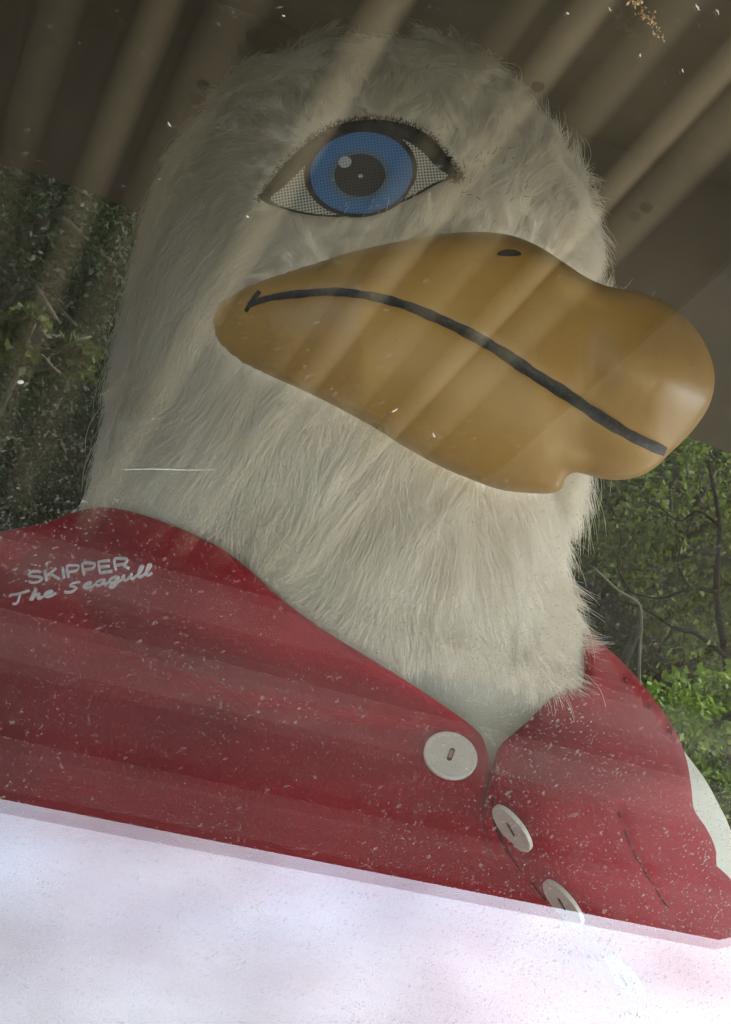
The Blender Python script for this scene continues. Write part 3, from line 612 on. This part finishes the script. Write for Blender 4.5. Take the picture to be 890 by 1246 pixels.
def button(px, py, zf, tilt, parent, R=.0265, slot_ang=1.2, lift=.008, fit=True):
    """round button: rim, dished face, slot with thread; tilt is its normal (right, forward, up)"""
    z = float(zf(np.array([px]), np.array([py]))[0])
    if tilt is None:
        q = [Lc(x, y, float(zf(np.array([x]), np.array([y]))[0])) for x, y in ((px + 22, py), (px - 22, py), (px, py + 22), (px, py - 22))]; tilt = Vector(q[2] - q[3]).cross(Vector(q[0] - q[1])); tilt = tilt if tilt.y < 0 else -tilt
    nn = Vector(tilt).normalized(); sunk = []
    for k_ in range(24):                        # seat it just clear of the cloth
        a = k_ * math.pi / 12; x, y = px + 26 * math.cos(a), py + 26 * math.sin(a); q = Vector(Lc(x, y, float(zf(np.array([x]), np.array([y]))[0]))) - Vector(Lc(px, py, z)); sunk.append(q.dot(nn))
    lift = max(lift, min(max(sunk) + .004, .02)) if fit else lift
    ax = Vector((1, 0, 0)); ax = (ax - nn * ax.dot(nn)).normalized(); ay = nn.cross(ax)
    c = Vector(Lc(px, py, z)) + nn * lift; prof = [(1.0, -.0030), (1.0, .0003), (.965, .0010), (.90, .0009), (.82, .0006), (.4, .0005), (.0, .0005)]; V, Fc, mi = [], [], []; kk = 48
    for rr, hh in prof[:-1]:
        for j in range(kk): a = 2 * math.pi * j / kk; V.append(c + (ax * math.cos(a) + ay * math.sin(a)) * R * rr + nn * hh)
    for i in range(len(prof) - 2):
        for j in range(kk): Fc.append((i * kk + j, i * kk + (j + 1) % kk, (i + 1) * kk + (j + 1) % kk, (i + 1) * kk + j)); mi.append(0)
    o = (len(prof) - 2) * kk; Fc.append(tuple(o + j for j in range(kk))); mi.append(0); Fc.append(tuple(range(kk))[::-1]); mi.append(0)
    sx = ax * math.cos(slot_ang) + ay * math.sin(slot_ang); sy = nn.cross(sx)
    def stad(hl, hw, hh, mtl, sh=0):
        b0 = len(V); pts = []
        for j in range(20):
            a = 2 * math.pi * j / 20; e = hl - hw if math.cos(a) > 0 else -(hl - hw); pts.append(c + sx * (e + hw * math.cos(a) + sh) + sy * hw * math.sin(a) + nn * hh)
        V.extend(pts); Fc.append(tuple(range(b0, b0 + 20))); mi.append(mtl)
    stad(.0078, .0026, .0008, 1); stad(.0048, .0017, .0016, 2)
    return mesh_obj('button', V, Fc, [M['button'], M['slot'], M['thread']], parent, smooth=False, mi=mi)
button(546.5, 924, left_z, None, vl)
T2 = (-.80, -.60, -.64 + .1)
button(642, 993, right_z, (-.78, -.40, -.50), vr, R=.0255, slot_ang=2.4, lift=.021, fit=False)
button(704, 1083, right_z, (-.78, -.38, -.52), vr, R=.0255, slot_ang=2.4, lift=.021, fit=False)
button(778, 1174, right_z, (-.78, -.38, -.52), vr, R=.0255, slot_ang=2.4, lift=.021, fit=False)

# embroidered words
G = {'S': (.78, [[(.72, .84), (.55, .98), (.25, 1.0), (.06, .86), (.08, .66), (.35, .53), (.62, .42), (.74, .24), (.6, .05), (.32, 0), (.1, .06), (0, .2)]]),
     'K': (.80, [[(.05, 0), (.05, 1)], [(.72, 1), (.08, .42)], [(.28, .6), (.78, 0)]]), 'I': (.26, [[(.1, 0), (.1, 1)]]),
     'P': (.76, [[(.05, 0), (.05, 1), (.5, 1), (.7, .9), (.72, .72), (.62, .54), (.45, .48), (.08, .48)]]), 'E': (.78, [[(.7, 1), (.05, 1), (.05, 0), (.74, 0)], [(.05, .52), (.62, .52)]]),
     'R': (.82, [[(.05, 0), (.05, 1), (.52, 1), (.72, .9), (.74, .72), (.62, .54), (.45, .48), (.08, .48)], [(.42, .48), (.78, 0)]])}
H_ = {'T': (.95, [[(0, .78), (.05, .95), (.3, .92), (.7, .95), (1.0, 1.02)], [(.55, .93), (.45, .5), (.36, .1), (.22, 0), (.12, .08)]]),
      'h': (.72, [[(.05, 0), (.2, .5), (.38, 1.0), (.34, .7), (.2, .3), (.14, .05), (.28, .36), (.46, .5), (.52, .4), (.44, .12), (.52, 0), (.7, .12)]]),
      'e': (.62, [[(.02, .2), (.3, .28), (.46, .42), (.36, .52), (.16, .42), (.08, .18), (.2, 0), (.42, .04), (.64, .2)]]), ' ': (.42, []),
      'S': (.95, [[(.85, .72), (.7, .82), (.45, .76), (.36, .58), (.55, .42), (.62, .2), (.4, 0), (.12, .04), (.04, .18)]]),
      'a': (.68, [[(.52, .44), (.36, .52), (.14, .4), (.06, .16), (.18, 0), (.38, .14), (.54, .46), (.46, .14), (.54, 0), (.72, .16)]]),
      'g': (.68, [[(.52, .44), (.36, .52), (.14, .4), (.06, .16), (.18, 0), (.38, .14), (.54, .46), (.42, -.1), (.24, -.42), (.04, -.36), (.16, -.18), (.46, -.06), (.72, .14)]]),
      'u': (.72, [[(.02, .3), (.14, .5), (.08, .16), (.18, 0), (.36, .12), (.54, .5), (.46, .14), (.56, 0), (.74, .16)]]),
      'l': (.40, [[(.0, .12), (.22, .45), (.40, .92), (.30, 1.0), (.2, .7), (.12, .2), (.2, 0), (.42, .14)]])}
def word(text, glyphs, start, end, hpx, smooth_, rad, slantx=0.0, squeeze=1.0):
    adv = sum(glyphs[c][0] for c in text); d = np.array(end, float) - np.array(start, float); ln = np.linalg.norm(d); d /= ln; nrm = np.array([d[1], -d[0]]); sx = ln / adv; x, parts = 0, []
    for ch in text:
        wch, strokes = glyphs[ch]
        for st in strokes:
            st = np.array(st, float); st = spline(st, 5) if (smooth_ and len(st) > 2) or (len(st) > 6) else (spline(st, 3) if len(st) == 2 else np.vstack([np.linspace(st[i], st[i + 1], 4) for i in range(len(st) - 1)]))
            keep = np.r_[True, np.linalg.norm(np.diff(st, axis=0), axis=1) > 1e-4]; st = st[keep]
            q = np.array(start) + (x * sx + st[:, 0:1] * sx * squeeze + st[:, 1:2] * slantx * hpx) * d + st[:, 1:2] * hpx * nrm
            parts.append(tube(Lc(q[:, 0], q[:, 1], left_z(q[:, 0], q[:, 1]) - .0006), rad, 6, .6, (0, -1, 0)))
        x += wch
    return merge(parts)
mesh_obj('lettering', *word('SKIPPER', G, (36, 710), (161.5, 691.5), 13.5, False, .0018, 0, .84), M['letter'], vl)
mesh_obj('lettering', *word('The Seagull', H_, (13, 736), (185, 699), 12, True, .0016, .12), M['letter'], vl)

# ------------------------------------------------------------------ fur
flow_pts = np.array([(300, 120, -.6, -.8), (480, 60, 0, -1), (620, 140, .5, -.8), (690, 220, .8, -.5), (720, 300, 1, .1), (440, 280, .45, -.8), (390, 285, .15, -.6), (560, 262, .3, -1), (590, 230, .6, -.6), (650, 290, .5, -.8), (250, 250, -.7, .3), (320, 190, -.75, -.3), (400, 120, -.3, -.9), (540, 130, .3, -.9), (330, 270, -.55, .1),
    (180, 300, -.55, .8), (240, 400, -.7, .6), (300, 470, -.55, .8), (150, 480, -.3, 1), (380, 540, -.55, .8), (470, 600, -.65, .7), (420, 720, -.4, .9), (560, 620, -.5, .8), (520, 740, -.2, .95), (640, 680, .05, 1), (685, 640, .7, .6), (678, 720, .65, .75),
    (690, 810, .95, .55), (600, 800, .0, 1), (660, 840, .25, .95), (500, 810, -.1, 1), (110, 590, -.7, .7), (220, 560, -.5, .85)], float)
def flow(px, py):
    d2 = (px[:, None] - flow_pts[:, 0]) ** 2 + (py[:, None] - flow_pts[:, 1]) ** 2; wgt = 1 / (d2 + 900) ** 1.6
    fx = (wgt * flow_pts[:, 2]).sum(1) / wgt.sum(1); fy = (wgt * flow_pts[:, 3]).sum(1) / wgt.sum(1); return fx, fy
def vnoise(px, py, sc, seed):                   # smooth 2D value noise
    r = np.random.default_rng(seed); T = r.normal(size=(64, 64)); x, y = px / sc + 7, py / sc + 7; i, j = np.floor(x).astype(int), np.floor(y).astype(int); a, b = x - i, y - j; a, b = a * a * (3 - 2 * a), b * b * (3 - 2 * b)
    g = lambda q, s: T[q % 64, s % 64]; return (g(i, j) * (1 - a) + g(i + 1, j) * a) * (1 - b) + (g(i, j + 1) * (1 - a) + g(i + 1, j + 1) * a) * b
def make_fur(n, seed, lscale=1.0):
    r = np.random.default_rng(seed); yv = r.uniform(46, 770, n); thr = r.uniform(-1.95, 1.95, n); xl, xr, b = smooth_hp(np.clip(yv, 46, 764)); a = (xr - xl) / 2
    keep = r.uniform(0, 1, n) < np.clip((a + 60) / 340, 0, 1); yv, thr, b, a, xl, xr = yv[keep], thr[keep], b[keep], a[keep], xl[keep], xr[keep]
    px = (xl + xr) / 2 + a * np.sin(thr); py = yv + slant(yv) * (px - 420); z = ZC - b * np.cos(thr)
    front = np.cos(thr) > 0
    ok = ~(front & inside(eye_poly, px, py))
    ok &= ~(front & inside(beak_out, px, py) & (edge_dist(beak_out, px, py) > 7))
    ok &= ~(front & inside(LP, px, py))
    px, py, z, thr, a, b, yv = [q[ok] for q in (px, py, z, thr, a, b, yv)]
    p0 = Lc(px, py, z); am = a / F * ZC
    # outward normal from the ellipse and the slope of the profile
    e = 6.; xl2, xr2, b2 = smooth_hp(np.clip(yv + e, 46, 764)); xl1, xr1, b1 = smooth_hp(np.clip(yv - e, 46, 764))
    dy = 2 * e / F * ZC; da = ((xr2 - xl2) - (xr1 - xl1)) / 2 / F * ZC; db = b2 - b1
    nx, ny = np.sin(thr) / am, -np.cos(thr) / b; nl = np.hypot(nx, ny); nx, ny = nx / nl, ny / nl
    nzv = (np.abs(np.sin(thr)) * da + np.abs(np.cos(thr)) * db) / dy; nor = np.stack([nx, ny, nzv], -1); nor /= np.linalg.norm(nor, axis=1, keepdims=True)
    fx, fy = flow(px, py); hd = np.clip((py - 260) / 200, .3, 1); fx = fx + hd * .5 * vnoise(px, py, 45, 3) + .18 * vnoise(px, py, 16, 5); fy = fy + hd * .4 * vnoise(px, py, 45, 4) + .18 * vnoise(px, py, 16, 6)
    tg = np.stack([fx, 0 * fx, -fy], -1); tg -= (tg * nor).sum(1, keepdims=True) * nor; tg /= np.linalg.norm(tg, axis=1, keepdims=True) + 1e-6
    Ln = np.interp(py, [40, 150, 280, 420, 560, 700, 840], [.034, .034, .036, .060, .080, .080, .050])
    Ln *= np.clip(1 - .65 * np.exp(-((yv - 775) / 22) ** 2) * np.clip((650 - px) / 40, 0, 1), .2, 1)
    Ln *= 1 + 1.7 * np.exp(-(((px - 690) / 42) ** 2 + ((py - 815) / 50) ** 2)) + .35 * np.exp(-(((px - 685) / 35) ** 2))
    de = edge_dist(eye_poly, px, py); Ln *= np.where(py > 215, np.clip(.6 + de / 60, .6, 1), np.clip(.4 + de / 60, .4, 1))
    dbk = edge_dist(beak_out, px, py); Ln *= np.where(py < 460, np.clip(.45 + dbk / 90, .45, 1), np.clip(.6 + dbk / 90, .6, 1))
    Ln *= r.uniform(.55, 1.15, len(px)) * lscale
    stand = np.clip(r.normal(.38, .14, len(px)), .10, .9) * np.where(py > 440, .75, 1.1)
    stray = r.uniform(0, 1, len(px)) < .06; Ln = np.where(stray, Ln * 1.35, Ln); stand = np.where(stray, stand * 1.5, stand)
    k = 7; pts = np.zeros((len(px), k, 3)); pts[:, 0] = p0 - nor * .002
    jit = r.normal(0, .13, (len(px), 3)); wav = r.normal(0, .17, (len(px), 3)); ph = r.uniform(0, 6.28, len(px)); dn = np.array([0, 0, -1.0])
    for s in range(1, k):
        u_ = s / (k - 1); d = nor * (stand * (1.25 - 1.1 * u_))[:, None] + tg + jit + wav * np.sin(ph + 5 * u_)[:, None] + dn * .25 * u_
        d /= np.linalg.norm(d, axis=1, keepdims=True); pts[:, s] = pts[:, s - 1] + d * (Ln / (k - 1))[:, None]
    # clump the tips together
    ng = len(px) // 70; gi = r.choice(len(px), ng, replace=False); kd = kdtree.KDTree(ng)
    for q, i_ in enumerate(gi): kd.insert(p0[i_], q)
    kd.balance(); near = np.array([kd.find(p)[1] for p in p0]); gp = pts[gi[near]]; ca = r.uniform(.1, .9, len(px))
    for s in range(1, k):
        u_ = s / (k - 1); pts[:, s] += (gp[:, s] - pts[:, s]) * (ca * u_ ** 1.3)[:, None]
    return pts
def tuck(pts):                                   # strands that reach the collar pass behind the vest
    q = pts[..., [0, 2, 1]] + base_cam; px, py = q[..., 0] / q[..., 2] * F + CX, CY - q[..., 1] / q[..., 2] * F
    m_ = inside(LP, px, py); lim = left_z(px[m_], py[m_]) + .014; y = pts[..., 1]; y[m_] = np.maximum(y[m_], lim - base_cam[2]); pts[..., 1] = y; return pts
def curves_obj(name, pts, rad, mt, **kw):
    n_, k, _ = pts.shape; hc = bpy.data.hair_curves.new(name); hc.add_curves([k] * n_); hc.points.foreach_set('position', pts.reshape(-1).astype(np.float32))
    ra = hc.attributes.get('radius') or hc.attributes.new('radius', 'FLOAT', 'POINT'); ra.data.foreach_set('value', np.tile(np.linspace(1, .25, k) * rad, n_).astype(np.float32))
    hc.materials.append(mt); o = bpy.data.objects.new(name, hc); COL.objects.link(o); o.parent = bird; return props(o, **kw)
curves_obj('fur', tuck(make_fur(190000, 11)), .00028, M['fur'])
# loose wisps hanging over the collar at the front corner of the neck
r = np.random.default_rng(31); n_ = 2600; vv = 764 - 95 * r.uniform(0, 1, n_) ** 1.5; px = r.uniform(628, 678, n_); py = vv + slant(vv) * (px - 420); k = 9; pts = np.zeros((n_, k, 3))
tx = np.interp(px, [628, 678], [.05, .75]) + .18 * vnoise(px, py, 9, 21) + r.normal(0, .14, n_); ln = r.uniform(25, 78, n_) * np.interp(px, [628, 678], [.55, 1.0]); bend = r.normal(.25, .35, n_); z0 = head_z(px, py)
for s in range(k):
    u_ = s / (k - 1); x = px + ln * (tx * u_ + .5 * bend * u_ * u_ * .6); y = py + ln * (np.sqrt(np.clip(1 - .6 * tx * tx, .2, 1)) * u_ - .12 * bend * u_ * u_ * 2) * .8
    pts[:, s] = Lc(x, y, z0 - .004 - .022 * np.sin(min(1, u_ * 1.3) * math.pi / 2) + .004 * np.sin(5 * u_ + px))
gi = r.choice(n_, 70, replace=False); kd = kdtree.KDTree(70)
for q_, i_ in enumerate(gi): kd.insert(pts[i_, 0], q_)
kd.balance(); gp = pts[gi[np.array([kd.find(p)[1] for p in pts[:, 0]])]]; ca = r.uniform(.1, .8, n_)
for s in range(1, k): pts[:, s] += (gp[:, s] - pts[:, s]) * (ca * (s / (k - 1)) ** 1.2)[:, None]
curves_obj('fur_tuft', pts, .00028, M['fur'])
# fuzzy dark edge of the lid
lp_ = spline([(316, 244), (330, 220), (352, 194), (380, 169), (410, 152), (445, 145), (482, 148), (512, 158), (534, 176), (548, 197), (560, 214), (552, 219)], 40); r = np.random.default_rng(8); n_ = 1300
q = lp_[r.integers(0, len(lp_), n_)] + r.normal(0, 2.2, (n_, 2)); od = q - np.array([440, 230]); od /= np.linalg.norm(od, axis=1, keepdims=True); ln = r.uniform(2, 6, n_); an = r.normal(0, .7, n_)
od = np.stack([od[:, 0] * np.cos(an) - od[:, 1] * np.sin(an), od[:, 0] * np.sin(an) + od[:, 1] * np.cos(an)], -1); pts = np.zeros((n_, 4, 3))
for s in range(4):
    w_ = q + od * (ln * s / 3)[:, None]; pts[:, s] = Lc(w_[:, 0], w_[:, 1], np.minimum(eye_z(w_[:, 0], w_[:, 1]), head_z(w_[:, 0], w_[:, 1]) - .012) - .002 - .002 * s)
curves_obj('lid_fuzz', pts, .00026, M['dark_hair'])
# stray dark hairs beside the eye
r = np.random.default_rng(5); n_ = 34; px = np.r_[r.normal(597, 14, 14), r.normal(570, 10, 8), r.uniform(560, 650, 12)]; py = np.r_[r.normal(196, 8, 14), r.normal(225, 12, 8), r.uniform(185, 265, 12)]
k = 5; pts = np.zeros((n_, k, 3)); an = r.normal(.9, .7, n_); ln = r.uniform(5, 15, n_)
for s in range(k):
    x, y = px + ln * s / (k - 1) * np.cos(an) * .6, py - ln * s / (k - 1) * np.sin(an); pts[:, s] = Lc(x, y, head_z(x, y) - .016 - .003 * s / k)
curves_obj('stray_hair', pts, .00035, M['dark_hair'])

# ------------------------------------------------------------------ woods behind the cabin
def leaves(c, rad, n_, size, seed, squash=.8):
    r = np.random.default_rng(seed); nc = max(6, n_ // 160); cc = r.normal(size=(nc, 3)); cc /= np.linalg.norm(cc, axis=1, keepdims=True); cc *= (r.uniform(.25, 1, nc) ** .5)[:, None]
    ci = r.integers(0, nc, n_); p = cc[ci] + r.normal(0, .14, (n_, 3)) * r.uniform(.5, 1.6, nc)[ci][:, None]; p = p * np.array([rad, rad, rad * squash]) + np.array(c)
    d = r.normal(size=(n_, 3)) + np.array([0, 0, -.5]); d /= np.linalg.norm(d, axis=1, keepdims=True); s = np.cross(d, r.normal(size=(n_, 3))); s /= np.linalg.norm(s, axis=1, keepdims=True); up_ = np.cross(s, d)
    L_ = size * r.uniform(.6, 1.3, n_)[:, None]; Wd = L_ * .28
    V = np.stack([p, p + d * L_ * .45 + s * Wd + up_ * L_ * .06, p + d * L_, p + d * L_ * .45 - s * Wd + up_ * L_ * .06], 1).reshape(-1, 3)
    q = np.arange(n_)[:, None] * 4; return V, np.vstack([q + np.array([0, 1, 2]), q + np.array([0, 2, 3])])[np.argsort(np.tile(np.arange(n_), 2), kind='stable')]
def tree(name, cat, label, px, py, z, rad, n_, size, lm, seed, bark='bark', group='trees and shrubs of the woods behind', squash=.9, twigs=10):
    c = P(px, py, z); r = random.Random(seed); root = empty(name, (c[0], c[1], 0), label, cat, group); bpy.context.view_layer.update()
    V, T = leaves(c, rad, n_, size, seed, squash); V = V - np.array([c[0], c[1], 0]); V[:, 2] = np.maximum(V[:, 2], .02)
    fast_mesh('crown', V, T, M[lm], root)
    parts = []; hgt = c[2] + rad * squash * .6; path = [np.array([.12 * math.sin(3 * u_ + seed) * u_, .1 * math.cos(2 * u_ + seed) * u_, hgt * u_]) for u_ in np.linspace(0, 1, 10)]; tr_ = .02 + .035 * rad
    parts.append(tube(path, np.linspace(tr_, tr_ * .25, 10), 8))
    for i in range(twigs):
        h0 = max(.05, c[2] - rad * squash) + r.random() * rad * squash * 1.3; h0 = min(h0, hgt * .97); u_ = h0 / hgt; st = np.array([.12 * math.sin(3 * u_ + seed) * u_, .1 * math.cos(2 * u_ + seed) * u_, h0])
        an = r.random() * 6.28; ln = rad * r.uniform(.5, 1.0); q = [st + ln * s * np.array([math.cos(an + .5 * s), math.sin(an + .5 * s), .35 + .3 * math.sin(4 * s + i)]) for s in np.linspace(0, 1, 7)]
        parts.append(tube(q, np.linspace(tr_ * .7, tr_ * .18, 7), 5))
    mesh_obj('trunk', *merge(parts), M[bark], root)
    return root
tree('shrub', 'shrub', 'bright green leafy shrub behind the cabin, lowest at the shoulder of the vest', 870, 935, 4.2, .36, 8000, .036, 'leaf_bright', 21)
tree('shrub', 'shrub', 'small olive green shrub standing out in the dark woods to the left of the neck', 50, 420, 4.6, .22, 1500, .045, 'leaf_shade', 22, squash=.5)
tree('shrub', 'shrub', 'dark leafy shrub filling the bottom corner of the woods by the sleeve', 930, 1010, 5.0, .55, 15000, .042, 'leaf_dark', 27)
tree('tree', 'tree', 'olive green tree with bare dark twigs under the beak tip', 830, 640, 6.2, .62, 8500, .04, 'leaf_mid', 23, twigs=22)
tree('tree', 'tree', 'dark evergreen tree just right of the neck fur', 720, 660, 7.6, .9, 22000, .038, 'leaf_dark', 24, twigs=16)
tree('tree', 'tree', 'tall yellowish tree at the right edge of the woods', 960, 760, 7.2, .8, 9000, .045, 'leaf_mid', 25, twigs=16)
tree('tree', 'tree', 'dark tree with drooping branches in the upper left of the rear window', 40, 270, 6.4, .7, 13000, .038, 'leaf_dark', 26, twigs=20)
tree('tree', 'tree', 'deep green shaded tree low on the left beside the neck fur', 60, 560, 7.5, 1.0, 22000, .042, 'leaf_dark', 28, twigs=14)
# one pale leaning sapling with a bent stem
sp = [P(x, y, 4.0) for x, y in [(722, 690), (735, 702), (752, 718), (772, 730), (780, 740), (781, 765), (779, 790), (778, 850), (776, 960), (770, 1100)]]
gx, gy = sp[-1][0], sp[-1][1]; sp.append(np.array([gx, gy, 0.0])); sp = np.array(sp)
sap = empty('sapling', (gx, gy, 0), 'thin pale bare sapling with a kinked stem right of the neck fur', 'sapling', 'trees and shrubs of the woods behind'); bpy.context.view_layer.update()
mesh_obj('trunk', *tube(spline(sp - np.array([gx, gy, 0]), 4), np.linspace(.003, .006, (len(sp) - 1) * 4 + 1), 6), M['pale_bark'], sap)
# bare dark limbed tree in front of the leaves
bt0 = P(900, 1010, 5.0); bt = empty('tree', (bt0[0], bt0[1], 0), 'bare tree with crooked dark limbs reaching across the woods to the right', 'tree', 'trees and shrubs of the woods behind'); bpy.context.view_layer.update()
def limb(px_, w0, w1): return tube(spline(np.array([P(x, y, z) - np.array([bt0[0], bt0[1], 0]) for x, y, z in px_]), 5), np.linspace(w0, w1, (len(px_) - 1) * 5 + 1), 6)
ls = [tube(spline([np.array([0, 0, 0.]), np.array([.02, 0, .3]), P(898, 900, 5.0) - np.array([bt0[0], bt0[1], 0]), P(884, 800, 5.0) - np.array([bt0[0], bt0[1], 0]), P(872, 720, 5.05) - np.array([bt0[0], bt0[1], 0]), P(876, 640, 5.1) - np.array([bt0[0], bt0[1], 0]), P(862, 560, 5.1) - np.array([bt0[0], bt0[1], 0])], 5), np.linspace(.03, .006, 31), 7)]
ls += [limb([(884, 800, 5), (850, 772, 4.9), (822, 764, 4.9), (786, 742, 4.85), (752, 730, 4.9)], .012, .003), limb([(872, 720, 5), (840, 716, 5.1), (806, 728, 5.1), (770, 722, 5.2)], .010, .003),
       limb([(822, 764, 4.9), (800, 790, 4.9), (772, 806, 4.9)], .007, .002), limb([(876, 640, 5.1), (850, 622, 5.1), (826, 634, 5.2), (800, 612, 5.2)], .008, .002), limb([(840, 716, 5.1), (826, 690, 5.1), (828, 660, 5.1), (818, 640, 5.1)], .006, .002),
       limb([(884, 800, 5), (910, 770, 5), (930, 730, 5)], .011, .004), limb([(890, 850, 5), (862, 838, 4.95), (836, 846, 4.9)], .009, .002), limb([(770, 722, 5.2), (752, 690, 5.2), (756, 650, 5.2), (742, 610, 5.2)], .005, .002)]
mesh_obj('trunk', *merge(ls), M['dark_bark'], bt)
# the far woods, one mass
Vs, Ts, o = [], [], 0
for i in range(51):
    r = random.Random(i); x = -9 + 18 * (i % 17) / 16 + r.uniform(-.5, .5); c = (x, 10.5 + 1.6 * (i // 17) + r.uniform(-.6, .6), r.uniform(.8, 2.6) + 1.6 * (i // 17))
    V, T = leaves(c, 1.7, 6000, .085, 100 + i, 1.2); V[:, 2] = np.maximum(V[:, 2], .02); Vs.append(V); Ts.append(T + o); o += len(V)
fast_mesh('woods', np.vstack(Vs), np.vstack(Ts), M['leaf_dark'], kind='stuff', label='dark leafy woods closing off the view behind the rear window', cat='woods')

# dark hill added behind the woods so no sky leaks through
hx = np.linspace(-30, 30, 25); hy = np.linspace(14, 40, 10); V = [(x, y, .0 if j == 0 else 9 * (1 - math.exp(-(y - 14) / 5)) + .6 * math.sin(x * .7 + y)) for j, y in enumerate(hy) for x in hx]
M['added_bank'] = noise_mat('added_dark_bank', (.012, .018, .008), (.03, .04, .015), 1.5, .95, spec=.05)
mesh_obj('added_hill', V, [(j * 25 + i, j * 25 + i + 1, (j + 1) * 25 + i + 1, (j + 1) * 25 + i) for j in range(9) for i in range(24)], M['added_bank'], kind='structure')
